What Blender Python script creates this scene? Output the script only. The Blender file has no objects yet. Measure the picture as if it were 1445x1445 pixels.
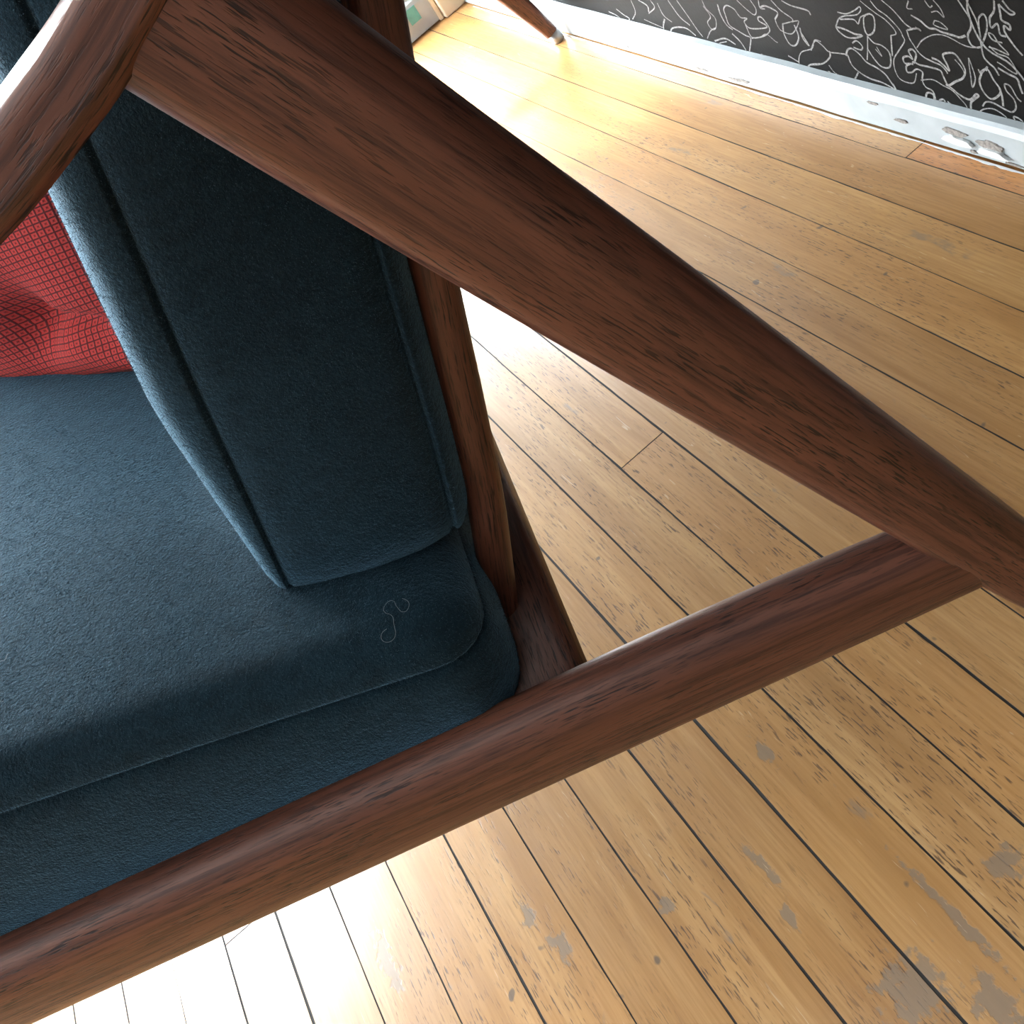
import bpy, bmesh, math, random
import numpy as np
from mathutils import Vector, Matrix, noise as mnoise

random.seed(7)
scene = bpy.context.scene
COL = scene.collection

# ------------------------------------------------------------------ camera
CAM_H = 0.68
RIGHT = Vector((0.754, -0.423, -0.503))
DOWN = Vector((-0.657, -0.471, -0.589))
FWD = RIGHT.cross(DOWN).normalized()
RIGHT.normalize()
DOWN = FWD.cross(RIGHT).normalized()
cam = bpy.data.cameras.new('camera')
cam.sensor_width = 36.0
cam.lens = 1577.0 / 1445.0 * 36.0
cam.clip_start = 0.01
cam_o = bpy.data.objects.new('camera', cam)
COL.objects.link(cam_o)
M = Matrix.Identity(4)
for i in range(3):
    M[i][0] = RIGHT[i]; M[i][1] = -DOWN[i]; M[i][2] = -FWD[i]
M[0][3], M[1][3], M[2][3] = 0.0, 0.0, CAM_H
cam_o.matrix_world = M
scene.camera = cam_o

# ------------------------------------------------------------------ light and exposure
world = bpy.data.worlds.new('sky'); scene.world = world
world.use_nodes = True
bg = world.node_tree.nodes['Background']
bg.inputs[0].default_value = (0.80, 0.90, 1.0, 1)
bg.inputs[1].default_value = 6.0

def area_light(name, loc, size, rot, power, color):
    l = bpy.data.lights.new(name, 'AREA'); l.shape = 'RECTANGLE'
    l.size, l.size_y = size; l.energy = power; l.color = color
    o = bpy.data.objects.new(name, l); COL.objects.link(o)
    o.location = loc; o.rotation_euler = rot
    return o
# daylight entering through the shop-front window (far) and the window of the left wall
area_light('window_daylight', (-0.55, 2.125, 0.785), (2.00, 1.43), (math.radians(-90), 0, 0), 410, (0.92, 0.97, 1.0))
area_light('side_window_daylight', (-2.89, 0.35, 1.45), (1.5, 1.5), (0, math.radians(-90), 0), 14, (0.86, 0.94, 1.0))

# high sun falling steeply through the shop-front window onto the boards just inside it
sun = bpy.data.lights.new('sun', 'SUN'); sun.energy = 9.0; sun.angle = math.radians(9); sun.color = (1.0, .95, .86)
sun_o = bpy.data.objects.new('sun', sun); COL.objects.link(sun_o)
sun_o.rotation_euler = Vector((0.08, -0.50, -0.86)).to_track_quat('-Z', 'Y').to_euler()

scene.view_settings.view_transform = 'Standard'
scene.view_settings.look = 'None'
scene.view_settings.gamma = 1.0
scene.view_settings.use_curve_mapping = False
scene.view_settings.exposure = 0.65

# ------------------------------------------------------------------ node helpers
def new_mat(name):
    m = bpy.data.materials.new(name); m.use_nodes = True
    nt = m.node_tree
    return m, nt, nt.nodes['Principled BSDF']
def nd(nt, t, **kw):
    n = nt.nodes.new(t)
    for k, v in kw.items():
        if k == 'inputs':
            for kk, vv in v.items(): n.inputs[kk].default_value = vv
        else: setattr(n, k, v)
    return n
def ramp(nt, fac, stops, interp='LINEAR'):
    r = nd(nt, 'ShaderNodeValToRGB'); r.color_ramp.interpolation = interp
    e = r.color_ramp.elements
    while len(e) < len(stops): e.new(0.5)
    for el, (p, c) in zip(e, stops):
        el.position = p; el.color = (*c, 1) if len(c) == 3 else c
    nt.links.new(fac, r.inputs[0]); return r.outputs[0]
def gray(a): return (a, a, a)
def mix(nt, fac, a, b, mode='MIX'):
    m = nd(nt, 'ShaderNodeMix', data_type='RGBA', blend_type=mode)
    if isinstance(fac, (int, float)): m.inputs[0].default_value = fac
    else: nt.links.new(fac, m.inputs[0])
    for s, i in ((a, 6), (b, 7)):
        if isinstance(s, tuple): m.inputs[i].default_value = (*s, 1)
        else: nt.links.new(s, m.inputs[i])
    return m.outputs[2]
def math_n(nt, op, a, b=None):
    m = nd(nt, 'ShaderNodeMath', operation=op)
    for s, i in ((a, 0), (b, 1)):
        if s is None: continue
        if isinstance(s, (int, float)): m.inputs[i].default_value = s
        else: nt.links.new(s, m.inputs[i])
    return m.outputs[0]
def scaled(nt, vec, s, add=None):
    m = nd(nt, 'ShaderNodeVectorMath', operation='MULTIPLY'); nt.links.new(vec, m.inputs[0]); m.inputs[1].default_value = s
    if add is None: return m.outputs[0]
    a = nd(nt, 'ShaderNodeVectorMath', operation='ADD'); nt.links.new(m.outputs[0], a.inputs[0]); nt.links.new(add, a.inputs[1])
    return a.outputs[0]
def noise(nt, vec, scale=1.0, detail=3.0, rough=0.5, dist=0.0):
    n = nd(nt, 'ShaderNodeTexNoise'); nt.links.new(vec, n.inputs['Vector'])
    n.inputs['Scale'].default_value = scale; n.inputs['Detail'].default_value = detail
    n.inputs['Roughness'].default_value = rough; n.inputs['Distortion'].default_value = dist
    return n.outputs['Fac']
def bump(nt, bsdf, h, strength, dist, prev=None):
    b = nd(nt, 'ShaderNodeBump'); b.inputs['Strength'].default_value = strength; b.inputs['Distance'].default_value = dist
    nt.links.new(h, b.inputs['Height'])
    if prev is not None: nt.links.new(prev, b.inputs['Normal'])
    nt.links.new(b.outputs[0], bsdf.inputs['Normal']); return b.outputs[0]
def attr(nt, name='gco'):
    a = nd(nt, 'ShaderNodeAttribute'); a.attribute_name = name; return a.outputs['Vector']

# ------------------------------------------------------------------ materials
def mat_teak(name, light=1.0):
    m, nt, b = new_mat(name)
    g = attr(nt)
    oi = nd(nt, 'ShaderNodeObjectInfo')
    off = nd(nt, 'ShaderNodeVectorMath', operation='SCALE'); off.inputs[0].default_value = (7.1, 3.3, 5.7)
    nt.links.new(oi.outputs['Random'], off.inputs['Scale'])
    o = off.outputs[0]
    broad = noise(nt, scaled(nt, g, (5, 80, 80), o), 1, 4, .6, .6)
    fig = noise(nt, scaled(nt, g, (13, 330, 330), o), 1, 4, .65, .3)
    por = noise(nt, scaled(nt, g, (75, 1150, 1150), o), 1, 2, .5)
    col = ramp(nt, broad, [(.25, (.102, .0365, .0220)), (.5, (.141, .0515, .0300)), (.75, (.185, .0700, .0410))])
    col = mix(nt, ramp(nt, fig, [(.38, gray(.62)), (.53, gray(0))]), col, (.030, .010, .007))
    pm = ramp(nt, por, [(.55, gray(0)), (.62, gray(.95))])
    pmask = ramp(nt, noise(nt, scaled(nt, g, (9, 60, 60), o), 1, 2), [(.38, gray(.15)), (.6, gray(1))])
    pf = math_n(nt, 'MULTIPLY', pm, pmask)
    col = mix(nt, pf, col, (.010, .004, .003))
    nt.links.new(col, b.inputs['Base Color'])
    rr = ramp(nt, fig, [(.3, gray(.46)), (.7, gray(.32))]); nt.links.new(rr, b.inputs['Roughness'])
    b.inputs['Specular IOR Level'].default_value = .5
    h = math_n(nt, 'SUBTRACT', math_n(nt, 'MULTIPLY', fig, .35), pf)
    bump(nt, b, h, .35, .0006)
    return m
TEAK = mat_teak('teak')

def mat_velvet(name):
    m, nt, b = new_mat(name)
    tc = nd(nt, 'ShaderNodeTexCoord').outputs['Object']
    big = noise(nt, scaled(nt, tc, (9, 9, 9)), 1, 3, .55, .4)
    fine = noise(nt, scaled(nt, tc, (620, 620, 620)), 1, 3, .7)
    mid = noise(nt, scaled(nt, tc, (95, 95, 160)), 1, 3, .6)
    col = ramp(nt, big, [(.3, (.0040, .0140, .0215)), (.7, (.0070, .0230, .0345))])
    col = mix(nt, ramp(nt, fine, [(.45, gray(0)), (.75, gray(.6))]), col, (.020, .050, .068))
    col = mix(nt, ramp(nt, mid, [(.35, gray(.45)), (.55, gray(0))]), col, (.002, .007, .010))
    nt.links.new(col, b.inputs['Base Color'])
    b.inputs['Roughness'].default_value = .85
    b.inputs['Specular IOR Level'].default_value = .15
    b.inputs['Sheen Weight'].default_value = .75
    b.inputs['Sheen Roughness'].default_value = .38
    b.inputs['Sheen Tint'].default_value = (.30, .58, .80, 1)
    p = bump(nt, b, fine, .7, .0016)
    bump(nt, b, mid, .3, .002, p)
    return m
VELVET = mat_velvet('blue_velvet')

def mat_plain(name, col, rough=.5, metal=0.0, var=.08, scale=60):
    m, nt, b = new_mat(name)
    tc = nd(nt, 'ShaderNodeTexCoord').outputs['Object']
    n = noise(nt, tc, scale, 3)
    dk = tuple(c * (1 - var * 2) for c in col); lt = tuple(min(1, c * (1 + var)) for c in col)
    nt.links.new(ramp(nt, n, [(.35, dk), (.65, lt)]), b.inputs['Base Color'])
    b.inputs['Roughness'].default_value = rough; b.inputs['Metallic'].default_value = metal
    return m

SCUFFS = [(.002, .269, .020, .020), (-.162, .442, .006, .014), (-.170, .478, .005, .012), (-.281, .528, .007, .030), (.033, .450, .005, .016), (.048, .285, .0035, .050),
          (-.019, .388, .004, .020), (-.087, .411, .006, .007), (.090, .287, .012, .010), (-.027, .350, .004, .012), (.030, .235, .010, .020)]
def mat_oak():
    m, nt, b = new_mat('oak_plank')
    g = attr(nt)
    oi = nd(nt, 'ShaderNodeObjectInfo')
    rnd = oi.outputs['Random']
    off = nd(nt, 'ShaderNodeVectorMath', operation='SCALE'); off.inputs[0].default_value = (31.0, 17.0, 23.0)
    nt.links.new(rnd, off.inputs['Scale']); o = off.outputs[0]
    broad = noise(nt, scaled(nt, g, (3.5, 45, 1), o), 1, 3, .55, .8)
    fig = noise(nt, scaled(nt, g, (16, 420, 1), o), 1, 3, .6, .2)
    base = ramp(nt, broad, [(.28, (.43, .235, .082)), (.5, (.53, .305, .118)), (.74, (.62, .385, .165))])
    base = mix(nt, ramp(nt, fig, [(.35, gray(.55)), (.6, gray(0))]), base, (.37, .19, .06))
    # tint differs from board to board
    tint = ramp(nt, rnd, [(0, (.62, .56, .47)), (.35, (.72, .68, .60)), (.7, (.72, .645, .53)), (1, (.68, .65, .60))])
    base = mix(nt, 1.0, base, tint, 'MULTIPLY'); base = mix(nt, 1.0, base, oi.outputs['Color'], 'MULTIPLY')
    # open pores: short dark dashes, dense on some boards
    por = noise(nt, scaled(nt, g, (78, 800, 1), o), 1, 2, .5)
    pmask = noise(nt, scaled(nt, g, (5, 32, 1), o), 1, 2)
    thr = math_n(nt, 'ADD', pmask, math_n(nt, 'MULTIPLY', rnd, .14))
    pf = math_n(nt, 'MULTIPLY', ramp(nt, por, [(.59, gray(0)), (.65, gray(.9))]), ramp(nt, thr, [(.46, gray(0)), (.66, gray(1))]))
    base = mix(nt, pf, base, (.085, .045, .02))
    # grey worn scuffs and spots (room coordinates)
    geo = nd(nt, 'ShaderNodeNewGeometry').outputs['Position']
    w1 = noise(nt, scaled(nt, geo, (26, 9, 1)), 1, 4, .62, .5)
    w2 = noise(nt, scaled(nt, geo, (90, 38, 1)), 1, 3, .6)
    w3 = noise(nt, scaled(nt, geo, (150, 90, 1)), 1, 3, .6)
    wear = math_n(nt, 'MULTIPLY', ramp(nt, w1, [(.65, gray(0)), (.69, gray(.75))]), ramp(nt, w2, [(.40, gray(0)), (.56, gray(1))]))
    for (sx_, sy_, rx, ry) in SCUFFS:
        q = nd(nt, 'ShaderNodeVectorMath', operation='SUBTRACT'); nt.links.new(geo, q.inputs[0]); q.inputs[1].default_value = (sx_, sy_, 0)
        q2 = nd(nt, 'ShaderNodeVectorMath', operation='MULTIPLY'); nt.links.new(q.outputs[0], q2.inputs[0]); q2.inputs[1].default_value = (1 / rx, 1 / ry, 0)
        q3 = nd(nt, 'ShaderNodeVectorMath', operation='LENGTH'); nt.links.new(q2.outputs[0], q3.inputs[0])
        dd = math_n(nt, 'ADD', q3.outputs['Value'], math_n(nt, 'MULTIPLY', math_n(nt, 'SUBTRACT', w3, .5), 3.2))
        wear = math_n(nt, 'MAXIMUM', wear, ramp(nt, dd, [(.70, gray(.8)), (1.0, gray(0))]))
    base = mix(nt, wear, base, (.185, .135, .090))
    spots = noise(nt, scaled(nt, geo, (60, 45, 1)), 1, 1, .5)
    base = mix(nt, ramp(nt, spots, [(.755, gray(0)), (.79, gray(.85))]), base, (.09, .065, .045))
    # faint scratches
    sc_ = noise(nt, scaled(nt, geo, (260, 22, 1)), 1, 2, .5, 1.5)
    base = mix(nt, ramp(nt, sc_, [(.70, gray(0)), (.76, gray(.3))]), base, (.70, .56, .38))
    nt.links.new(base, b.inputs['Base Color'])
    rg = math_n(nt, 'ADD', .30, math_n(nt, 'MULTIPLY', w2, .14)); nt.links.new(rg, b.inputs['Roughness'])
    b.inputs['Specular IOR Level'].default_value = .5; b.inputs['Coat Weight'].default_value = .6; b.inputs['Coat Roughness'].default_value = .24
    h = math_n(nt, 'SUBTRACT', math_n(nt, 'MULTIPLY', fig, .3), math_n(nt, 'ADD', pf, wear))
    bump(nt, b, h, .25, .0005)
    return m
OAK = mat_oak()
SUBFLOOR = mat_plain('subfloor_dirt', (.018, .016, .014), .9)
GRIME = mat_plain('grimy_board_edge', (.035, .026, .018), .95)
CEIL = mat_plain('ceiling_paint', (.52, .515, .51), .8, var=.03, scale=8)
WALLPAINT = mat_plain('grey_wall_paint', (.09, .088, .085), .7, var=.03, scale=8)
CREAM = mat_plain('cream_trim_paint', (.62, .53, .38), .45, var=.04, scale=20)
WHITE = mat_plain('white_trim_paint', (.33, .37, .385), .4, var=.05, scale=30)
CHIP = mat_plain('bare_plaster_chip', (.22, .20, .18), .8, var=.2, scale=300)
FLAKE = mat_plain('white_paint_flake', (.55, .58, .58), .5, var=.05, scale=100)
CHALK = mat_plain('white_chalk_line', (.19, .19, .185), .8, var=.25, scale=400)
METAL = mat_plain('grey_metal_glide', (.42, .43, .44), .35, .8)
RUBBER = mat_plain('black_rubber', (.02, .02, .02), .6)
TEAL = mat_plain('teal_tape', (.10, .33, .31), .6)
LINT = mat_plain('pale_lint', (.26, .31, .33), .9)
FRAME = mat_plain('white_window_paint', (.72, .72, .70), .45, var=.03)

m, nt, b = new_mat('dark_wall_paint')
tc = nd(nt, 'ShaderNodeTexCoord').outputs['Object']
nt.links.new(ramp(nt, noise(nt, tc, 14, 4), [(.3, (.0045, .0045, .0045)), (.7, (.0085, .008, .0075))]), b.inputs['Base Color'])
b.inputs['Roughness'].default_value = .42
b.inputs['Specular IOR Level'].default_value = .03; b.inputs['Roughness'].default_value = .5
bump(nt, b, noise(nt, tc, 260, 3), .12, .001)
DARKWALL = m

m, nt, b = new_mat('window_glass')
tr = nd(nt, 'ShaderNodeBsdfTransparent'); gl = nd(nt, 'ShaderNodeBsdfGlossy'); gl.inputs['Roughness'].default_value = .02
mx = nd(nt, 'ShaderNodeMixShader'); mx.inputs[0].default_value = .04
nt.links.new(tr.outputs[0], mx.inputs[1]); nt.links.new(gl.outputs[0], mx.inputs[2])
nt.links.new(mx.outputs[0], nt.nodes['Material Output'].inputs[0])
GLASS = m

m, nt, b = new_mat('red_square_weave')
g = attr(nt)
sx = nd(nt, 'ShaderNodeSeparateXYZ'); nt.links.new(scaled(nt, g, (1 / .0042, 1 / .0042, 0)), sx.inputs[0])
def cell(s):
    fr_ = math_n(nt, 'FRACT', s); return math_n(nt, 'ABSOLUTE', math_n(nt, 'SUBTRACT', fr_, .5))
cx, cy = cell(sx.outputs[0]), cell(sx.outputs[1])
cheb = math_n(nt, 'MAXIMUM', cx, cy)      # 0 in the middle of a square, .5 on the dark lines
wv = noise(nt, scaled(nt, g, (900, 900, 1)), 1, 2)
cheb2 = math_n(nt, 'ADD', cheb, math_n(nt, 'MULTIPLY', math_n(nt, 'SUBTRACT', wv, .5), .10))
c = ramp(nt, cheb2, [(.06, (.15, .010, .010)), (.16, (.44, .030, .024)), (.36, (.52, .037, .028)), (.42, (.09, .006, .007))])
nt.links.new(c, b.inputs['Base Color'])
b.inputs['Roughness'].default_value = .85; b.inputs['Sheen Weight'].default_value = .08
b.inputs['Sheen Tint'].default_value = (1, .5, .45, 1)
hh = ramp(nt, cheb2, [(.08, gray(.3)), (.2, gray(1)), (.34, gray(1)), (.45, gray(0))])
bump(nt, b, hh, .5, .0008)
REDWEAVE = m

# ------------------------------------------------------------------ object helpers
def tag(o, label=None, cat=None, kind=None, group=None):
    if label: o['label'] = label
    if cat: o['category'] = cat
    if kind: o['kind'] = kind
    if group: o['group'] = group
    return o
def link_mesh(name, verts, faces, mat, parent=None, gco=None, smooth=True, loc=None):
    me = bpy.data.meshes.new(name)
    me.from_pydata([tuple(v) for v in verts], [], faces)
    me.update()
    bm = bmesh.new(); bm.from_mesh(me)
    bmesh.ops.recalc_face_normals(bm, faces=bm.faces); bm.to_mesh(me); bm.free()
    if gco is not None:
        a = me.attributes.new('gco', 'FLOAT_VECTOR', 'POINT')
        a.data.foreach_set('vector', np.asarray(gco, dtype=np.float32).ravel())
    me.materials.append(mat)
    if smooth: me.polygons.foreach_set('use_smooth', [True] * len(me.polygons))
    o = bpy.data.objects.new(name, me); COL.objects.link(o)
    if parent is not None: o.parent = parent
    if loc is not None: o.location = loc
    return o
def empty(name, loc, rz=0.0):
    o = bpy.data.objects.new(name, None); COL.objects.link(o)
    o.location = loc; o.rotation_euler = (0, 0, rz); o.empty_display_size = .1
    return o
def box(name, lo, hi, mat, parent=None, bev=0.0):
    bm = bmesh.new(); bmesh.ops.create_cube(bm, size=1)
    c = [(l + h) / 2 for l, h in zip(lo, hi)]
    for v in bm.verts: v.co = Vector([v.co[i] * (hi[i] - lo[i]) + (c[i]) for i in range(3)])
    if bev: bmesh.ops.bevel(bm, geom=list(bm.edges), offset=bev, segments=2, affect='EDGES', profile=.5)
    me = bpy.data.meshes.new(name); bm.to_mesh(me); bm.free(); me.materials.append(mat)
    o = bpy.data.objects.new(name, me); COL.objects.link(o)
    if parent is not None: o.parent = parent
    return o
def catmull(P, n):
    P = [np.array(p, float) for p in P]
    Q = [2 * P[0] - P[1]] + P + [2 * P[-1] - P[-2]]
    out = []
    for i in range(1, len(Q) - 2):
        for k in range(n):
            t = k / n; a, b_, c_, d = Q[i - 1], Q[i], Q[i + 1], Q[i + 2]
            out.append(.5 * ((2 * b_) + (-a + c_) * t + (2 * a - 5 * b_ + 4 * c_ - d) * t * t + (-a + 3 * b_ - 3 * c_ + d) * t ** 3))
    out.append(P[-1]); return out
def superell(n, e):
    pts = []
    for k in range(n):
        t = 2 * math.pi * k / n; c, s = math.cos(t), math.sin(t)
        pts.append((math.copysign(abs(c) ** (2 / e), c), math.copysign(abs(s) ** (2 / e), s)))
    return pts
def sweep(name, stations, mat, parent, section=None, e=2.5, n=28, side=(0, 1, 0), cap_round=0.0, cap0=True, cap1=True):
    """stations: (x, y, z, half_a, half_b); a lies in the plane perpendicular to side, b along side."""
    S = [np.array(s, float) for s in stations]
    C = [s[:3] for s in S]; side = np.array(side, float)
    sec = section or superell(n, e); n = len(sec)
    verts, gco, faces, L = [], [], [], 0.0
    def ring(c, ax, a, b, l):
        aa = np.cross(side, ax); aa /= np.linalg.norm(aa)
        bb = np.cross(ax, aa)
        for (p, q) in sec:
            verts.append(c + aa * p * a + bb * q * b); gco.append((l, p * a, q * b))
    for i, s in enumerate(S):
        ax = C[min(i + 1, len(C) - 1)] - C[max(i - 1, 0)]; ax = ax / np.linalg.norm(ax)
        if i > 0: L += np.linalg.norm(C[i] - C[i - 1])
        if i == 0 and cap_round and cap0:
            for k in range(4):
                t = k / 4; f_ = math.sqrt(max(0, 1 - (1 - t) ** 2)) * .9 + .1
                ring(C[0] - ax * cap_round * (1 - t), ax, s[3] * f_, s[4] * f_, L - cap_round * (1 - t))
        ring(C[i], ax, s[3], s[4], L)
        if i == len(S) - 1 and cap_round and cap1:
            for k in range(1, 5):
                t = 1 - k / 4; f_ = math.sqrt(max(0, 1 - (1 - t) ** 2)) * .9 + .1
                ring(C[i] + ax * cap_round * (1 - t), ax, s[3] * f_, s[4] * f_, L + cap_round * (1 - t))
    m_ = len(verts) // n
    for i in range(m_ - 1):
        for k in range(n):
            faces.append((i * n + k, i * n + (k + 1) % n, (i + 1) * n + (k + 1) % n, (i + 1) * n + k))
    faces.append(tuple(range(n))[::-1]); faces.append(tuple(range((m_ - 1) * n, m_ * n)))
    return link_mesh(name, verts, faces, mat, parent, gco)

# ------------------------------------------------------------------ room shell
XW, YF, XL, YB, ZC = 0.567, 2.02, -2.80, -2.00, 2.60      # right wall, far wall, left wall, back wall, ceiling
FLOOR = tag(box('floor', (XL, YB, -.06), (XW, YF + .08, -.0005), SUBFLOOR), 'worn golden oak strip floor', None, 'structure')

PW, PX0 = 0.05196, 0.0626            # strip width, line k sits at PX0 - k*PW
rgap = random.Random(3)
gaps = {8: 2.6, 7: 1.3, 6: 1.2, 5: 2.2, 4: 1.3, 3: 1.5, 2: 2.3, 1: 2.6, 0: 2.0, -1: 1.8, -2: 2.4, -3: 1.1, -4: 1.4, -5: 1.5, -6: .9, -7: 1.0, -8: 1.3, -9: .9}
def gap(k): return gaps.get(k, 1.0 + rgap.random() * 1.2) * .00078
GK = {k: gap(k) for k in range(-11, 56)}
def plank(x0, x1, y0, y1, dz, rot):
    # bevelled strip with its own length coordinate; edges slightly wavy
    ny = max(2, int((y1 - y0) / .02))
    verts, gco, faces = [], [], []
    be, t = .00012, .018
    prof = [(0, -t), (0, -be), (be, 0), (.5, .00015), (1 - be, 0), (1, -be), (1, -t)]
    off = rgap.random() * 50
    for j in range(ny + 1):
        y = y0 + (y1 - y0) * j / ny
        wa = .0004 * mnoise.noise(Vector((off, y * 9, 1))) + .00045 * mnoise.noise(Vector((off, y * 38, 1))); wb = .0004 * mnoise.noise(Vector((off, y * 9, 7))) + .00045 * mnoise.noise(Vector((off, y * 38, 7)))
        xa, xb = x0 + wa, x1 + wb
        for (p, z) in ((xa, -t), (xa, -be), (xa + be, 0), (xb - be, 0), (xb, -be), (xb, -t)):
            verts.append((p, y, z + dz)); gco.append((y, p, 0))
    for j in range(ny):
        for k in range(5):
            a = j * 6 + k; faces.append((a, a + 1, a + 7, a + 6))
    faces.append((0, 1, 2, 3, 4, 5)); faces.append(tuple(ny * 6 + k for k in range(6)))
    o = link_mesh('plank', verts, faces, OAK, FLOOR, gco, smooth=False)
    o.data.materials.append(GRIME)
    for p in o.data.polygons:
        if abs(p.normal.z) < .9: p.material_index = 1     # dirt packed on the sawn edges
    return o
for k in range(-10, 53):
    # strip between line k (its right edge, larger x) and line k+1
    xr = PX0 - k * PW + PW; xl = PX0 - k * PW
    xr -= GK[k - 1] / 2; xl += GK[k] / 2
    if k == -10: pass
    xr = min(xr, XW)
    xl = max(xl, XL)
    if xr - xl < .004: continue
    if k == -1: cuts = [YB, -.55, .775, YF]
    elif k == -9: cuts = [YB, -.35, .845, YF]
    elif k == -10: cuts = [YB, .1, YF]
    elif k < 3: cuts = [YB, rgap.uniform(-.9, .0), YF]
    elif k < 9: cuts = [YB, rgap.uniform(-.9, .1), rgap.uniform(1.15, 1.6), YF]
    else: cuts = [YB, rgap.uniform(-1.4, -.4), rgap.uniform(.2, 1.5), YF]
    for a, c_ in zip(cuts[:-1], cuts[1:]):
        pk = plank(xl, xr, a + .0007, c_ - .0007, rgap.uniform(-.00012, .00012), 0)
        if k == -9 and a < .8 and c_ > .8: pk.color = (1.0, .80, .58, 1)
        elif k in (-10,): pk.color = (1.0, .86, .68, 1)

WR = tag(box('wall_right', (XW, YB, -.02), (XW + .1, YF + .1, ZC), DARKWALL), 'dark charcoal wall covered in pale chalk line drawings', None, 'structure')
tag(box('ceiling', (XL, YB, ZC), (XW + .1, YF + .1, ZC + .08), CEIL), None, None, 'structure')
tag(box('wall_back', (XL - .1, YB - .1, -.02), (XW + .1, YB, ZC), WALLPAINT), None, None, 'structure')

def wall_with_window(name, horiz, w0, w1, a0, a1, z0, z1, at, thick, mat):
    """wall along an axis (horiz 0: along x at y=at; 1: along y at x=at) with one opening"""
    verts, faces = [], []
    def bx(p0, p1, q0, q1):
        i = len(verts)
        for (p, q) in ((p0, q0), (p1, q0), (p1, q1), (p0, q1)):
            for d in (0, thick):
                verts.append((p, at + d, q) if horiz == 0 else (at + d, p, q))
        f_ = lambda *k: faces.append(tuple(i + t for t in k))
        f_(0, 2, 4, 6); f_(1, 3, 5, 7); f_(0, 1, 3, 2); f_(2, 3, 5, 4); f_(4, 5, 7, 6); f_(6, 7, 1, 0)
    bx(w0, a0, -.02, ZC); bx(a1, w1, -.02, ZC); bx(a0, a1, -.02, z0); bx(a0, a1, z1, ZC)
    return tag(link_mesh(name, verts, faces, mat, smooth=False), None, None, 'structure')
wall_with_window('wall_far', 0, XL - .1, XW, -1.55, .45, .07, 1.50, YF, .10, FRAME)
wall_with_window('wall_left', 1, YB, YF, -.40, 1.10, .70, 2.20, XL - .1, .10, WALLPAINT)

def window(name, horiz, a0, a1, z0, z1, at, nm):
    w = tag(empty(name, ((a0 + a1) / 2, at, z0) if horiz == 0 else (at, (a0 + a1) / 2, z0)), None, None, 'structure')
    def part(n_, p0, p1, q0, q1, d0, d1, mat):
        lo, hi = ((p0, at + d0, q0), (p1, at + d1, q1)) if horiz == 0 else ((at + d0, p0, q0), (at + d1, p1, q1))
        o = box(n_, lo, hi, mat, None, .002 if mat is FRAME else 0)
        o.parent = w; o.matrix_parent_inverse = Matrix.Translation(-w.location)
    t = .045
    part('window_frame', a0, a1, z0, z0 + t, .02, .075, FRAME); part('window_frame', a0, a1, z1 - t, z1, .02, .075, FRAME)
    part('window_frame', a0, a0 + t, z0 + t, z1 - t, .02, .075, FRAME); part('window_frame', a1 - t, a1, z0 + t, z1 - t, .02, .075, FRAME)
    st = (a1 - a0 - t) / nm
    for i in range(nm):
        p0 = a0 + t + i * st; p1 = p0 + st - t
        part('pane', p0, p1, z0 + t, z1 - t, .045, .049, GLASS)
        if i < nm - 1: part('mullion', p1, p1 + t, z0 + t, z1 - t, .02, .075, FRAME)
window('window_1', 0, -1.55, .45, .07, 1.50, YF, 2)
window('window_2', 1, -.40, 1.10, .70, 2.20, XL - .1, 2)

# ---- baseboards and corner trim
def strip(name, p0, p1, height, thick, mat, nx, horiz):
    """painted skirting with a slightly lumpy face and rounded top"""
    prof = [(0, 0), (1, 0), (1, .82), (.86, .95), (.6, 1.0), (0, 1.0)]
    verts, faces = [], []
    for i in range(nx + 1):
        t = i / nx
        for j, (d, h) in enumerate(prof):
            a = p0[0] + (p1[0] - p0[0]) * t; c_ = p0[1] + (p1[1] - p0[1]) * t
            w = .0012 * mnoise.noise(Vector((a * 14, c_ * 14, h * 3))) if 0 < j < 5 else 0
            hh_ = .003 + (height - .003) * h + .0014 * mnoise.noise(Vector((a * 9, c_ * 9, 4))) * (h > .8)
            verts.append((a - (thick + w) * d, c_, hh_) if horiz else (a, c_ - (thick + w) * d, hh_))
    n = len(prof)
    for i in range(nx):
        for k in range(n): faces.append((i * n + k, i * n + (k + 1) % n, (i + 1) * n + (k + 1) % n, (i + 1) * n + k))
    faces.append(tuple(range(n))); faces.append(tuple(nx * n + k for k in range(n)))
    return tag(link_mesh(name, verts, faces, mat, smooth=False), None, None, 'structure')
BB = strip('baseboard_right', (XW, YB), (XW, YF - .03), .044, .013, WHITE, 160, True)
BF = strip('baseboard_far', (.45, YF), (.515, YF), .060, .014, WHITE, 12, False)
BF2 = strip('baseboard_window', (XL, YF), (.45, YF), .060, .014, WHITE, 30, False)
BF2.name = 'baseboard_under_window'

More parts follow.
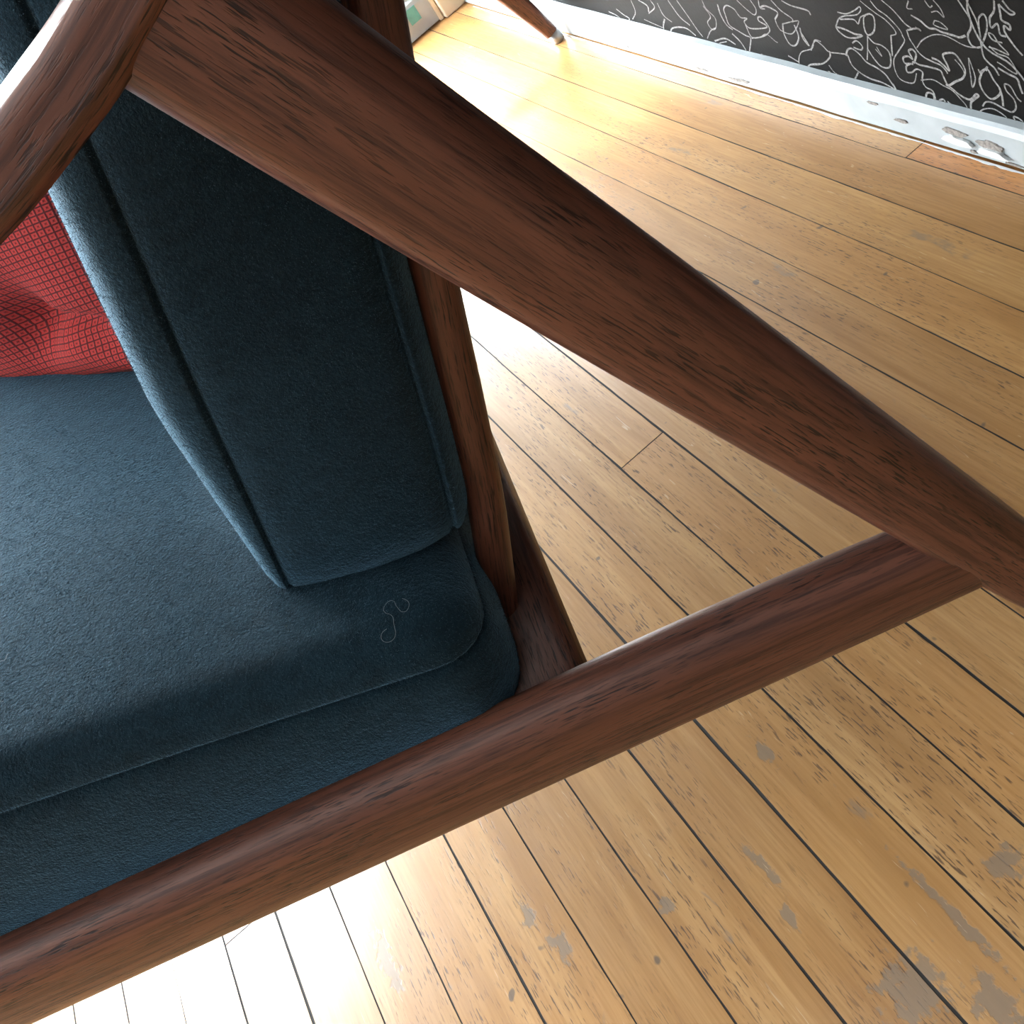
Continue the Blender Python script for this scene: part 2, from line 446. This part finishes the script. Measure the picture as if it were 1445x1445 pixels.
# flaked paint on the right skirting: bare hollows with lifted flakes, and the old paint line on the boards
rch = random.Random(11)
def blob(name, y, z, ry, rz, mat, x, th, seed, parent):
    r_ = random.Random(seed); n = 26; vs = []; fs = []
    for lay in (0, 1):
        for k in range(n):
            t = 2 * math.pi * k / n; rr = 1 + .45 * mnoise.noise(Vector((math.cos(t) * 1.6 + seed * 3.1, math.sin(t) * 1.6, lay * .3))) + r_.uniform(-.07, .07)
            vs.append((x - th * lay, y + ry * rr * math.cos(t), max(.0045, z + rz * rr * math.sin(t))))
    fs.append(tuple(range(n))); fs.append(tuple(range(n, 2 * n)))
    for k in range(n): fs.append((k, (k + 1) % n, n + (k + 1) % n, n + k))
    o = link_mesh(name, vs, fs, mat, None, smooth=False); o.parent = parent; return o
xf = XW - .013
for i, (y, z, ry, rz) in enumerate([(.795, .0245, .016, .0035), (.752, .021, .015, .0045), (.905, .033, .008, .0018), (.868, .020, .009, .002)]):
    blob('bare_chip', y, z, ry, rz, CHIP, xf + .0004, .0016, i + 5, BB)
    if i < 2: blob('paint_flake', y - .002, z - .008, ry * 1.1, .0042, FLAKE, xf + .0002, .0034, i + 50, BB)
for i in range(9):
    y = rch.uniform(.5, 1.95)
    blob('bare_chip', y, rch.uniform(.006, .012), rch.uniform(.004, .016), rch.uniform(.001, .0024), CHIP, xf + .0004, .0016, 100 + i, BB)
# ragged line of white wall paint left on the edge of the last board
vs, fs = [], []
n = 220
for i in range(n + 1):
    y = .45 + 1.5 * i / n
    w = .0016 + .0022 * mnoise.noise(Vector((y * 22, 0, 0))) + .0018 * mnoise.noise(Vector((y * 90, 3, 0)))
    x1 = xf - .0015; vs += [(x1, y, .0004), (x1, y, .0011), (x1 - max(.0006, w), y, .0011), (x1 - max(.0006, w), y, .0004)]
for i in range(n):
    for k in range(4): fs.append((i * 4 + k, i * 4 + (k + 1) % 4, i * 4 + 4 + (k + 1) % 4, i * 4 + 4 + k))
link_mesh('paint_smear', vs, fs, FLAKE, None, smooth=False).parent = BB

T1 = tag(box('trim_1', (.512, YF - .028, 0.0), (XW - .0005, YF, 2.4), CREAM, None, .003), 'cream painted corner post', None, 'structure')
T2 = box('bead', (.503, YF - .018, .0), (.511, YF, 2.4), CREAM, None, .002); T2.parent = T1
TP = box('tape_scrap', (.455, YF - .0165, .026), (.477, YF - .0152, .052), TEAL, None); TP.parent = BF

# ------------------------------------------------------------------ chalk drawing on the dark wall
# strokes as (y, z) millimetre pairs on the wall plane
DRAW = [[758,160,754,152,750,143,752,134,758,126,758,118,754,115,747,116,743,121,738,128,733,137,731,146,733,150,738,147,741,141,745,119,746,113,746,106,742,101,737,97,734,90],
[748,161,747,157,745,150,743,142,743,132,745,119],
[717,165,720,155,727,147,728,138,720,143,720,133,714,132],
[713,162,714,152,714,147,707,144,708,139,713,142,714,136,710,128,706,122,701,116],
[713,162,708,157,703,154,698,156,703,159,708,166],
[823,136,813,132,805,126,796,126,789,124,777,123,769,122,761,125],
[829,101,818,111,802,119,789,121,779,119,768,115,757,114,745,117],
[835,119,835,110,832,103,829,97,823,92,813,89,804,87,799,82,798,79],
[813,93,806,92,800,88,795,83,795,89,797,99,788,103,781,103,776,96,774,87,780,78,791,72,802,66,805,75,807,81,821,82,833,82,840,84,843,80],
[844,81,852,77,854,70,847,71,839,76,832,74,836,64,834,57,826,54,826,44],
[840,82,833,93,836,98,842,95,840,87,845,89,853,86,853,80,844,81],
[844,112,843,106,855,94,867,82,871,70,869,60,860,57,849,59,841,71],
[887,127,880,129,876,126,879,116,885,108,894,104,896,110,892,122,887,127],
[895,103,902,87,909,73],
[902,87,897,76,890,69,879,70,873,78,871,89,879,95,889,96,895,102],
[860,109,864,97,868,85],
[860,109,852,112,853,118,861,126,871,131,881,137,888,142],
[873,144,867,136,856,130,845,118,843,109],
[857,147,845,138,835,126,828,122],
[941,72,935,80,927,83,918,78,911,70,898,66,889,61,884,53,880,44,877,36],
[938,74,937,62,929,55,915,50,899,49,887,46,878,43],
[999,68,985,82,975,78,968,72,952,73,940,74],
[1010,48,987,54,970,65,966,73],
[977,54,972,46,962,43],
[931,54,940,45,949,40],
[765,102,764,94,764,81,771,70,769,82,767,94,765,102],
[783,97,778,91,776,84,780,78],
[754,89,760,78,758,67,751,62,741,68,737,75,742,84,746,94,756,89],
[737,118,728,117,717,114,718,117,724,123,728,131,733,132,730,126,720,125],
[732,104,727,102,720,98,713,96,713,102,718,111,729,113,736,119],
[733,98,723,94,714,91,713,83,712,76],
[783,37,779,51,774,56,766,62,769,63,779,55,791,58,798,63,805,66],
[775,36,770,44,762,49,751,51,740,46,737,40,736,36],
[739,57,737,69,738,78],
[765,51,759,57,750,58,738,54,730,53,724,59,724,68,730,75,730,82,724,81,720,71,716,67],
[725,35,730,47,725,48,720,45],
[838,64,821,68,809,64,799,61,791,53,786,46,787,36],
[824,38,820,45,814,47,814,40],
[810,46,802,41,797,36],
[841,39,835,50,827,50,828,42],
[940,106,927,105,914,102,903,102,916,97,929,96,938,101,940,106],
[929,124,916,124,901,130,892,135,892,131,901,125,920,121,931,116,940,106],
[929,116,908,119,903,115,896,123,887,127],
[818,143,825,143,820,151],
[795,143,787,145,781,140,782,148,788,156],
[794,135,787,134,781,128,796,130,794,135],
[799,154,795,148,791,150],
[923,90,915,94,909,89,913,84,924,85],
[887,92,884,82,890,89],
[893,43,884,43,892,34,897,39],
[881,51,878,39],
[935,36,924,42,922,37,934,34],
[990,39,980,45,978,34],
[834,119,820,123,816,121,822,124],
[757,92,755,88,745,97,748,92],
[1141,90,1139,98,1129,104,1117,101,1113,94,1109,91,1098,92,1107,86,1100,79,1070,84,1065,88,1076,92,1074,97,1067,97,1061,85,1069,77,1086,70,1105,67,1107,82],
[1141,90,1142,77,1128,71,1116,67,1108,65,1118,51,1131,35],
[1106,65,1086,70,1072,76,1060,69,1056,68],
[1043,99,1033,108,1040,112,1052,114,1062,111],
[1043,99,1043,90,1038,85,1021,85,1001,102,1008,102,1032,95],
[1032,95,1037,82,1034,70,1024,70,1012,82,1011,97],
[1003,95,1005,82,999,74,1005,91],
[975,83,985,83,996,71,1017,63,1028,52,1034,38],
[1023,38,1011,48,991,53],
[1036,123,1025,112,1011,105,1012,100],
[1017,125,1003,121,978,119,975,114],
[1179,104,1178,93,1167,82,1175,68,1186,64,1189,73,1176,83,1182,96],
[1103,114,1092,105,1080,99,1072,107,1076,118],
[1060,120,1063,110,1054,110],
[1148,103,1151,89,1148,76,1139,71],
[1207,48,1191,61,1175,68],
[1192,47,1165,55,1147,50],
[1293,62,1306,49,1312,33],
[1300,35,1284,50,1250,56,1232,48],
[1292,85,1291,68,1277,60],
[1329,65,1305,77,1307,87],
[1239,96,1229,75,1222,58,1216,49],
[1261,93,1251,72,1235,62],
[1361,80,1365,62,1384,48],
[1418,59,1404,52,1393,47,1420,34],
[1446,51,1425,47,1411,35],
[1340,83,1323,77,1327,67],
[1350,53,1331,50,1308,47],
[1144,65,1133,55,1128,40],
[1186,33,1185,44,1164,51],
[1114,38,1099,45,1091,41],
[1046,53,1037,50,1031,48]]

def draw_strokes():
    verts, faces = [], []
    rs = random.Random(5)
    lines = []
    for d in DRAW:
        P = [np.array((d[i] / 1000, d[i + 1] / 1000)) for i in range(0, len(d), 2)]
        lines.append((P, rs.uniform(.0006, .0011)))
    # the drawing goes on over the rest of the wall
    for _ in range(560):
        y = rs.uniform(-1.6, 1.95); z = rs.uniform(.06, 1.7)
        if .62 < y < 1.75 and z < .22: continue
        a = rs.uniform(0, 6.28); P = []; k = rs.uniform(-60, 60)
        for j in range(rs.randint(6, 16)):
            P.append(np.array((y, z))); st = rs.uniform(.010, .024)
            if rs.random() < .18: a += rs.choice((-1, 1)) * rs.uniform(1.6, 2.6)
            if rs.random() < .4: k = rs.uniform(-70, 70)
            a += k * st; y += math.cos(a) * st; z += math.sin(a) * st * 1.1
        if min(p[1] for p in P) < .056 or max(p[0] for p in P) > 1.97: continue
        lines.append((P, rs.uniform(.0006, .0011)))
    for li, (P, w) in enumerate(lines):
        if len(P) < 2: continue
        Q = catmull(P, 5); n0 = len(verts)
        for i, q in enumerate(Q):
            t = Q[min(i + 1, len(Q) - 1)] - Q[max(i - 1, 0)]; l = np.linalg.norm(t)
            t = t / l if l > 1e-9 else np.array((1., 0)); nrm = np.array((-t[1], t[0]))
            ww = w * (1 + .35 * mnoise.noise(Vector((q[0] * 60, q[1] * 60, 0))))
            for s_ in (-1, 1):
                p = q + nrm * ww * s_
                verts.append((XW - .0004 - li * 1.5e-6, p[0], p[1]))
        for i in range(len(Q) - 1):
            a = n0 + 2 * i; faces.append((a, a + 1, a + 3, a + 2))
    o = link_mesh('chalk_drawing', verts, faces, CHALK, None, smooth=False)
    o.parent = WR; tag(o, None, None, 'stuff')
draw_strokes()

# ------------------------------------------------------------------ the settee
# chair coordinates: u towards the sitter's front, v along the seat away from the camera, z up
V = (0.2239, 0.9746); U = (-0.9746, 0.2239)
OU, OV = 0.22, 1.02
ROT = math.atan2(-V[0], V[1])
BASE = (U[0] * OU + V[0] * OV, U[1] * OU + V[1] * OV, 0)
def L(u, v, z): return (-(u - OU), v - OV, z)
SET = tag(empty('settee', BASE, ROT), 'teak framed settee with raked tapering legs and curved armrest', 'settee')
VN, VFAR = 0.360, 1.680

def mirror(v, far): return v if not far else VN + VFAR - v
LEG = [(.0590, .6220, .0283, .0165), (.0483, .5925, .0281, .0165), (.0238, .5246, .0270, .0163), (-.0081, .4395, .0258, .0160), (-.0493, .3288, .0236, .0155), (-.0749, .2600, .0221, .0150),
       (-.1050, .1791, .0201, .0140), (-.1330, .1040, .0160, .0125), (-.1570, .0330, .0115, .0105), (-.1615, .0180, .0108, .0102)]
RAIL = [(.640, .3240, .0285, .0180), (.4437, .2905, .0292, .018), (.2703, .2609, .029, .018), (.1024, .2320, .0287, .018), (.0204, .2172, .0278, .018), (-.0600, .2012, .0268, .0167), (-.1300, .1878, .0255, .0160)]
ARM = [(-.075, .700), (-.040, .6755), (-.008, .6565), (.025, .6380), (.056, .6245), (.082, .6155), (.105, .6095), (.140, .6025), (.190, .5985), (.26, .597), (.34, .598), (.43, .602), (.52, .604)]
LEGSEC = [(.62, -1.0), (-.15, -1.0), (-.46, -.98), (-.93, -.66), (-1.0, -.30), (-1.0, .25), (-.85, .80), (-.55, 1.0), (.55, 1.0), (.85, .85), (1.0, .40), (1.0, -.35), (.88, -.80)]
for _ in range(2):
    LEGSEC = [q for i in range(len(LEGSEC)) for q in ((LEGSEC[i][0] * .75 + LEGSEC[(i + 1) % len(LEGSEC)][0] * .25, LEGSEC[i][1] * .75 + LEGSEC[(i + 1) % len(LEGSEC)][1] * .25),
              (LEGSEC[i][0] * .25 + LEGSEC[(i + 1) % len(LEGSEC)][0] * .75, LEGSEC[i][1] * .25 + LEGSEC[(i + 1) % len(LEGSEC)][1] * .75))]
def densify(rows, n=6): return catmull(rows, n)
for far in (False, True):
    sgn = -1 if far else 1
    st = [(*L(r[0], mirror(VN, far), r[1]), r[2], r[3]) for r in densify(LEG)]
    leg = sweep('rear_leg', st, TEAK, SET, section=[(p, q if not far else -q) for p, q in (LEGSEC if not far else LEGSEC[::-1])])
    zc = .018
    # metal glide with a rubber pad under the leg tip
    gx, gy, _ = L(-.1655, mirror(VN, far), 0)
    gl = sweep('glide', [(gx + .0008, gy, .0005, .0092, .0092), (gx, gy, .006, .0105, .0105), (gx - .002, gy, .018, .0098, .0098)], METAL, leg, e=2.0, n=20)
    st = [(*L(r[0], mirror(.363, far), r[1]), r[2], r[3]) for r in densify(RAIL)]
    rl = sweep('side_rail', st, TEAK, SET, e=2.6, n=36, cap_round=.008, cap1=False)
    for v_ in rl.data.vertices:      # shoulder cut to the slope of the leg
        uu = OU - v_.co.x; lim = -.0749 + (v_.co.z - .2600) * .3715 + .006
        if uu < lim: v_.co.x = OU - lim
    # front leg: carries the front of the rail, off to the front
    fl = [(.600, .300, .024, .0165), (.606, .20, .021, .0155), (.616, .10, .016, .0135), (.626, .018, .0110, .0105)]
    st = [(*L(r[0], mirror(.363, far), r[1]), r[2], r[3]) for r in densify(fl)]
    fleg = sweep('front_leg', st, TEAK, SET, e=2.4, n=28)
    gx, gy, _ = L(.6275, mirror(.363, far), 0)
    sweep('glide', [(gx, gy, .0005, .0092, .0092), (gx, gy, .006, .0105, .0105), (gx, gy, .019, .0098, .0098)], METAL, fleg, e=2.0, n=20)
    # armrest: section (a = up, b = inward), outer face with a soft crease, flat top
    sec = [(-.0115, -.0150), (-.0062, -.0185), (-.0048, -.0190), (-.0035, -.0185), (.0040, -.0182), (.0085, -.0172), (.0108, -.0148), (.0118, -.0110),
           (.0114, .0050), (.0108, .0220), (.0100, .0360), (.0075, .0405), (.0020, .0420), (-.0050, .0400), (-.0095, .0340), (-.0118, .0200), (-.0125, .0000), (-.0125, -.0090)]
    if far: sec = [(a, -b_) for a, b_ in sec][::-1]
    rows = densify(ARM, 5); st = []
    for i, r in enumerate(rows):
        t = i / (len(rows) - 1)
        wb = 1.0 if t < .75 else 1.0 - .25 * ((t - .75) / .25) ** 2
        st.append((*L(r[0], mirror(VN, far), r[1]), 1.0, wb))
    sweep('armrest', st, TEAK, SET, section=[(a, b_) for a, b_ in sec], cap_round=.012)

# cross rails
def cross_rail(name, u, z, a, b_, tilt, v0=.372, v1=None):
    v1 = v1 or (VN + VFAR - .372)
    # swept along v; section a in the (u,z) plane, b across
    c, s = math.cos(tilt), math.sin(tilt)
    sec = [(p, q) for p, q in superell(24, 5.0)]
    verts, gco, faces = [], [], []
    for j in range(9):
        v_ = v0 + (v1 - v0) * j / 8
        for (p, q) in sec:
            du = p * a * c - q * b_ * s; dz = p * a * s + q * b_ * c
            verts.append(L(u + du, v_, z + dz)); gco.append((v_, p * a, q * b_))
    n = len(sec)
    for j in range(8):
        for k in range(n): faces.append((j * n + k, j * n + (k + 1) % n, (j + 1) * n + (k + 1) % n, (j + 1) * n + k))
    faces.append(tuple(range(n))); faces.append(tuple(8 * n + k for k in range(n)))
    return link_mesh(name, verts, faces, TEAK, SET, gco)
cross_rail('rear_rail', .1350, .2260, .026, .024, .18)
cross_rail('front_rail', .6050, .2980, .013, .024, .17)

# raked back: slats standing on the rear rail, top rail joining them
def slat(v, wide):
    rows = [(.1455, .2300, .0090, wide), (.1370, .2480, .0095, wide), (.1035, .3190, .0100, wide), (.0795, .3780, .0105, wide), (.0555, .4380, .0105, wide), (.0190, .5260, .0105, wide), (-.0260, .6300, .0115, wide), (-.0780, .7500, .0110, wide)]
    st = [(*L(r[0], v, r[1]), r[2], r[3]) for r in densify(rows, 5)]
    return sweep('back_slat', st, TEAK, SET, e=2.4, n=24)
for i in range(9):
    slat(.450 + i * (1.590 - .450) / 8, .0110)
cross_rail('top_rail', -.0800, .7560, .014, .026, .38, .405, 1.635)
# screw blocks joining arm and back
for far in (False, True):
    st = [(*L(-.045, mirror(.385, far), .676), .012, .010), (*L(-.045, mirror(.452, far), .676), .012, .010)]
    sweep('arm_bracket', st, TEAK, SET, e=3, n=16, side=(0, 0, 1))

# ------------------------------------------------------------------ cushions
def outline(A, B, r, n_c, n_s):
    """rounded rectangle, counter-clockwise, fixed sample count"""
    r = max(min(r, A, B), 1e-5); pts = []
    for (cx_, cy_, a0) in ((A - r, B - r, 0), (-(A - r), B - r, 90), (-(A - r), -(B - r), 180), (A - r, -(B - r), 270)):
        for k in range(n_c + 1):
            t = math.radians(a0 + 90 * k / n_c); pts.append((cx_ + r * math.cos(t), cy_ + r * math.sin(t)))
    full = []
    for q in range(4):
        seg = pts[q * (n_c + 1):(q + 1) * (n_c + 1)]; nxt = pts[((q + 1) % 4) * (n_c + 1)]
        full += seg
        e_ = seg[-1]
        m_ = n_s[q % 2]
        for k in range(1, m_): full.append((e_[0] + (nxt[0] - e_[0]) * k / m_, e_[1] + (nxt[1] - e_[1]) * k / m_))
    return full
def crown_prof(d, reach):
    # rolled edge of about 2 cm, then a slow rise to the middle
    return .58 * math.sqrt(max(0, 1 - (1 - min(1, d / .024)) ** 2)) + .42 * (1 - (1 - min(1, d / reach)) ** 2)
def box_cushion(name, A, B, h, rc, crown_f, crown_b, reach, fmap, mat, ns=(70, 26), bulge=.004, groove=.0030):
    """A, B half sizes of the panel, h half width of the boxing band; fmap(x, y, d) -> local position"""
    rows = []     # (inset, depth)
    K = 26
    for k in range(K, 0, -1):
        t = (k / K) ** 2.6; rows.append((.001 + (B * .999 - .001) * t, -h - crown_b * crown_prof(B * t, reach) - .0022))
    rows += [(.0010, -h - .0022), (.0026, -h - .0008), (.0034, -h), (.0026, -h + .0008), (.0004, -h + .0028)]
    for k in range(1, 10):
        t = -1 + 2 * k / 10; rows.append((-bulge * (1 - t * t), (h - .0035) * t))
    rows += [(.0004, h - .0028), (.0026, h - .0008), (.0034, h), (.0026, h + .0008), (.0010, h + .0022)]
    for k in range(1, K + 1):
        t = (k / K) ** 2.6; rows.append((.001 + (B * .999 - .001) * t, h + crown_f * crown_prof(B * t, reach) + .0022))
    verts, faces = [], []
    n = None
    for (ins, d) in rows:
        o = outline(A - ins, B - ins, rc - ins if rc - ins > .002 else .002, 6, ns); n = len(o)
        for (x, y) in o:
            w = (1 - max(0, ins) / B) * .0016 * mnoise.noise(Vector((x * 11, y * 11, d * 11 + 3)))
            verts.append(fmap(x, y, d + w))
    for j in range(len(rows) - 1):
        for k in range(n): faces.append((j * n + k, j * n + (k + 1) % n, (j + 1) * n + (k + 1) % n, (j + 1) * n + k))
    faces.append(tuple(range(n))); faces.append(tuple((len(rows) - 1) * n + k for k in range(n)))
    return verts, faces, rows, n
def place(name, verts, faces, mat, label, cat):
    c = np.mean(np.array(verts), axis=0); zb = min(v[2] for v in verts)
    org = np.array((c[0], c[1], zb))
    o = link_mesh(name, [np.array(v) - org for v in verts], faces, mat)
    o.matrix_world = Matrix.Translation(BASE) @ Matrix.Rotation(ROT, 4, 'Z') @ Matrix.Translation(org)
    return tag(o, label, cat)

# seat cushion: along the rail, thin at the rear, thicker in front
def seat_map(x, y, d):
    # x along v, y along u (rear -> front), d thickness
    v = 1.020 + x; s = y + .262                      # s: distance from the rear edge
    u = .137 + s * .983
    bottom = .2505 + .178 * (u - .137)
    th = .050 + .042 * min(1, max(0, (u - .15) / .25)) ** 1.0
    hh = .040
    t = (d + hh) / (2 * hh)                         # 0..1 on the boxing, beyond on the crowns
    z = bottom + th * t if 0 <= t <= 1 else (bottom + d + hh if t < 0 else bottom + th + (d - hh))
    return L(u - .183 * (z - bottom), v, z)
vs, fs, _, _ = box_cushion('seat_cushion', .648, .262, .040, .032, .032, .002, .16, seat_map, VELVET)
SEAT = place('seat_cushion', vs, fs, VELVET, 'blue velvet seat cushion lying on the settee frame', 'cushion')

# back cushion: leans on the slats
lean = math.radians(20.5); hu, hz = -math.sin(lean), math.cos(lean)
def back_map(x, y, d):
    v = 1.022 + x; s = y + .252
    if d > .046: d = .046 + (d - .046) * (.25 + .75 * min(1, max(0, s) / .13) ** .8)
    u = .1695 + hu * s + math.cos(lean) * d; z = .3260 - .10 * d * (1 - s / .504) + hz * s + math.sin(lean) * d
    return L(u, v, z)
vs, fs, _, _ = box_cushion('back_cushion', .594, .252, .046, .034, .034, .016, .13, back_map, VELVET)
BACK = place('back_cushion', vs, fs, VELVET, 'blue velvet back cushion with stitched edge leaning on the settee back', 'cushion')

# short velvet pile standing on the cushions
m, nt, b = new_mat('velvet_fibre')
oi = nd(nt, 'ShaderNodeTexCoord').outputs['Object']
nt.links.new(ramp(nt, noise(nt, oi, 900, 1), [(.35, (.008, .029, .046)), (.62, (.018, .058, .090)), (.8, (.055, .120, .165))]), b.inputs['Base Color'])
b.inputs['Roughness'].default_value = .6; b.inputs['Sheen Weight'].default_value = .5; b.inputs['Sheen Tint'].default_value = (.30, .58, .80, 1)
FIBRE = m
def pile(obj, count, seed, near_y):
    rng = np.random.default_rng(seed); me = obj.data
    me.calc_loop_triangles()
    nv = len(me.vertices); co = np.empty(nv * 3, np.float32); me.vertices.foreach_get('co', co); co = co.reshape(-1, 3)
    no = np.empty(nv * 3, np.float32); me.vertices.foreach_get('normal', no); no = no.reshape(-1, 3)
    nt_ = len(me.loop_triangles); tv = np.empty(nt_ * 3, np.int32); me.loop_triangles.foreach_get('vertices', tv); tv = tv.reshape(-1, 3)
    A_, B_, C_ = co[tv[:, 0]], co[tv[:, 1]], co[tv[:, 2]]
    area = np.linalg.norm(np.cross(B_ - A_, C_ - A_), axis=1)
    cen = (A_ + B_ + C_) / 3
    w = area * np.where(cen[:, 1] < near_y, 1.0, .12)
    idx = rng.choice(nt_, count, p=w / w.sum())
    r1 = np.sqrt(rng.random(count)); r2 = rng.random(count)
    wa, wb, wc = (1 - r1)[:, None], (r1 * (1 - r2))[:, None], (r1 * r2)[:, None]
    P = A_[idx] * wa + B_[idx] * wb + C_[idx] * wc
    N = no[tv[idx, 0]] * wa + no[tv[idx, 1]] * wb + no[tv[idx, 2]] * wc
    N /= np.linalg.norm(N, axis=1)[:, None]
    D = N + rng.normal(0, .55, (count, 3)); D /= np.linalg.norm(D, axis=1)[:, None]
    ln = rng.uniform(.0006, .0016, count)[:, None]
    T = np.cross(D, rng.normal(0, 1, (count, 3))); T /= np.linalg.norm(T, axis=1)[:, None]
    hw = .00017
    vs = np.empty((count, 3, 3), np.float32); vs[:, 0] = P - N * .0003 + T * hw; vs[:, 1] = P - N * .0003 - T * hw; vs[:, 2] = P + D * ln
    pm = bpy.data.meshes.new('velvet_pile'); pm.vertices.add(count * 3); pm.vertices.foreach_set('co', vs.ravel())
    pm.loops.add(count * 3); pm.loops.foreach_set('vertex_index', np.arange(count * 3, dtype=np.int32))
    pm.polygons.add(count); pm.polygons.foreach_set('loop_start', np.arange(0, count * 3, 3, dtype=np.int32))
    pm.update(calc_edges=True); pm.materials.append(FIBRE)
    o = bpy.data.objects.new('velvet_pile', pm); COL.objects.link(o); o.parent = obj
    return tag(o, None, None, 'stuff')
pile(SEAT, 420000, 1, .05)
pile(BACK, 380000, 2, -.10)

# ------------------------------------------------------------------ red pillow
def make_pillow():
    W_, H_, T_ = .215, .132, .060
    n = 44
    verts, gco, faces = [], [], []
    bu, bv = .800, .600           # direction of the lower edge in (u, v)
    nu, nv = .600, -.800          # facing direction
    le = math.radians(24)
    def pos(a, b_, d):
        up = b_ * math.cos(le) - d * -math.sin(le); back = (b_ + .128) * math.sin(le) - d * math.cos(le)
        u = .418 + bu * a - nu * (back + 0.0) ; v = .790 + bv * a - nv * back
        return L(u, v, .388 + .130 * math.cos(le) + up)
    for side_ in (1, -1):
        for j in range(n + 1):
            for i in range(n + 1):
                x = -1 + 2 * i / n; y = -1 + 2 * j / n
                e_ = max(0, (1 - x * x)) ** .55 * max(0, (1 - y * y)) ** .55
                pull = 1 - .10 * (1 - abs(x) ** 3) * (y * y) * 0 
                px = x * W_ * (1 - .06 * (1 - y * y)); py = y * H_ * (1 - .06 * (1 - x * x))
                d = side_ * T_ * e_
                # folds running in from the corners
                cxr = (1 - abs(x)) ; cyr = (1 - abs(y))
                fold = .012 * math.exp(-((cxr - cyr * .8) / .10) ** 2) * math.exp(-((cxr + cyr - .45) / .28) ** 2)
                fold += -.000 * math.exp(-((cxr - cyr * 1.6) / .12) ** 2) * math.exp(-((cxr + cyr - .6) / .3) ** 2)
                dent = .030 * math.exp(-((x + .62 + .25 * (y + .62)) / .09) ** 2 - ((y + .60) / .20) ** 2)
                dent += .016 * math.exp(-((x + .80) / .12) ** 2 - ((y + .66 - .5 * (x + .8)) / .05) ** 2)
                d -= side_ * fold + (dent if side_ == 1 else 0)
                verts.append(pos(px, py, d)); gco.append((px * 1.0, py * 1.0, 0))
        o0 = 0 if side_ == 1 else (n + 1) ** 2
        for j in range(n):
            for i in range(n):
                a = o0 + j * (n + 1) + i; faces.append((a, a + 1, a + n + 2, a + n + 1))
    c = np.mean(np.array(verts), axis=0); zb = min(v[2] for v in verts); org = np.array((c[0], c[1], zb))
    me = bpy.data.meshes.new('pillow'); me.from_pydata([tuple(np.array(v) - org) for v in verts], [], faces)
    a = me.attributes.new('gco', 'FLOAT_VECTOR', 'POINT'); a.data.foreach_set('vector', np.asarray(gco, dtype=np.float32).ravel())
    bm = bmesh.new(); bm.from_mesh(me); bmesh.ops.remove_doubles(bm, verts=bm.verts, dist=.0004)
    bmesh.ops.recalc_face_normals(bm, faces=bm.faces); bm.to_mesh(me); bm.free()
    me.materials.append(REDWEAVE); me.polygons.foreach_set('use_smooth', [True] * len(me.polygons))
    o = bpy.data.objects.new('pillow', me); COL.objects.link(o)
    o.matrix_world = Matrix.Translation(BASE) @ Matrix.Rotation(ROT, 4, 'Z') @ Matrix.Translation(org)
    return tag(o, 'red woven throw pillow with small square pattern on the blue settee', 'pillow')
make_pillow()

# ------------------------------------------------------------------ lint on the seat
from mathutils.bvhtree import BVHTree
def lint(u, v, z, length, seed, label):
    r_ = random.Random(seed); me = SEAT.data
    bvh = BVHTree.FromPolygons([v_.co.copy() for v_ in me.vertices], [tuple(p.vertices) for p in me.polygons])
    org = SEAT.matrix_world.inverted() @ (Matrix.Translation(BASE) @ Matrix.Rotation(ROT, 4, 'Z') @ Vector(L(u, v, z)))
    loc, nrm, _, _ = bvh.find_nearest(org)
    t = nrm.cross(Vector((r_.uniform(-1, 1), r_.uniform(-1, 1), .3))).normalized(); pts = []
    p = loc.copy(); k = 0
    for i in range(26):
        l2, n2, _, _ = bvh.find_nearest(p); pts.append(l2 + n2 * (.0020 + .0006 * math.sin(i)))
        if i % 2 == 0: k = r_.uniform(-1.0, 1.0)
        t = Matrix.Rotation(k, 3, n2) @ t; t = (t - n2 * t.dot(n2)).normalized(); p = l2 + t * length / 26
    P = catmull([tuple(q) for q in pts], 3)
    st = [(*q, .00016, .00016) for q in P]
    verts, faces = [], []; n = 5
    for i, q in enumerate(P):
        ax = Vector(P[min(i + 1, len(P) - 1)] - P[max(i - 1, 0)]).normalized(); a = ax.orthogonal().normalized(); b2 = ax.cross(a)
        for kk in range(n):
            an = 6.2832 * kk / n; verts.append(Vector(q) + (a * math.cos(an) + b2 * math.sin(an)) * .00009)
    for i in range(len(P) - 1):
        for kk in range(n): faces.append((i * n + kk, i * n + (kk + 1) % n, (i + 1) * n + (kk + 1) % n, (i + 1) * n + kk))
    c0 = verts[0].copy()
    o = link_mesh('lint_thread', [v_ - c0 for v_ in verts], faces, LINT)
    o.matrix_world = SEAT.matrix_world @ Matrix.Translation(c0)
    tag(o, label, 'lint', None, 'lint on the seat cushion')
lint(.165, .405, .310, .060, 4, 'curled pale lint thread near the rear corner of the seat cushion')
lint(.350, .420, .385, .040, 8, 'pale lint thread on the seat cushion towards the left edge')
lint(.225, .470, .360, .050, 15, 'faint lint thread on the seat below the back cushion corner')
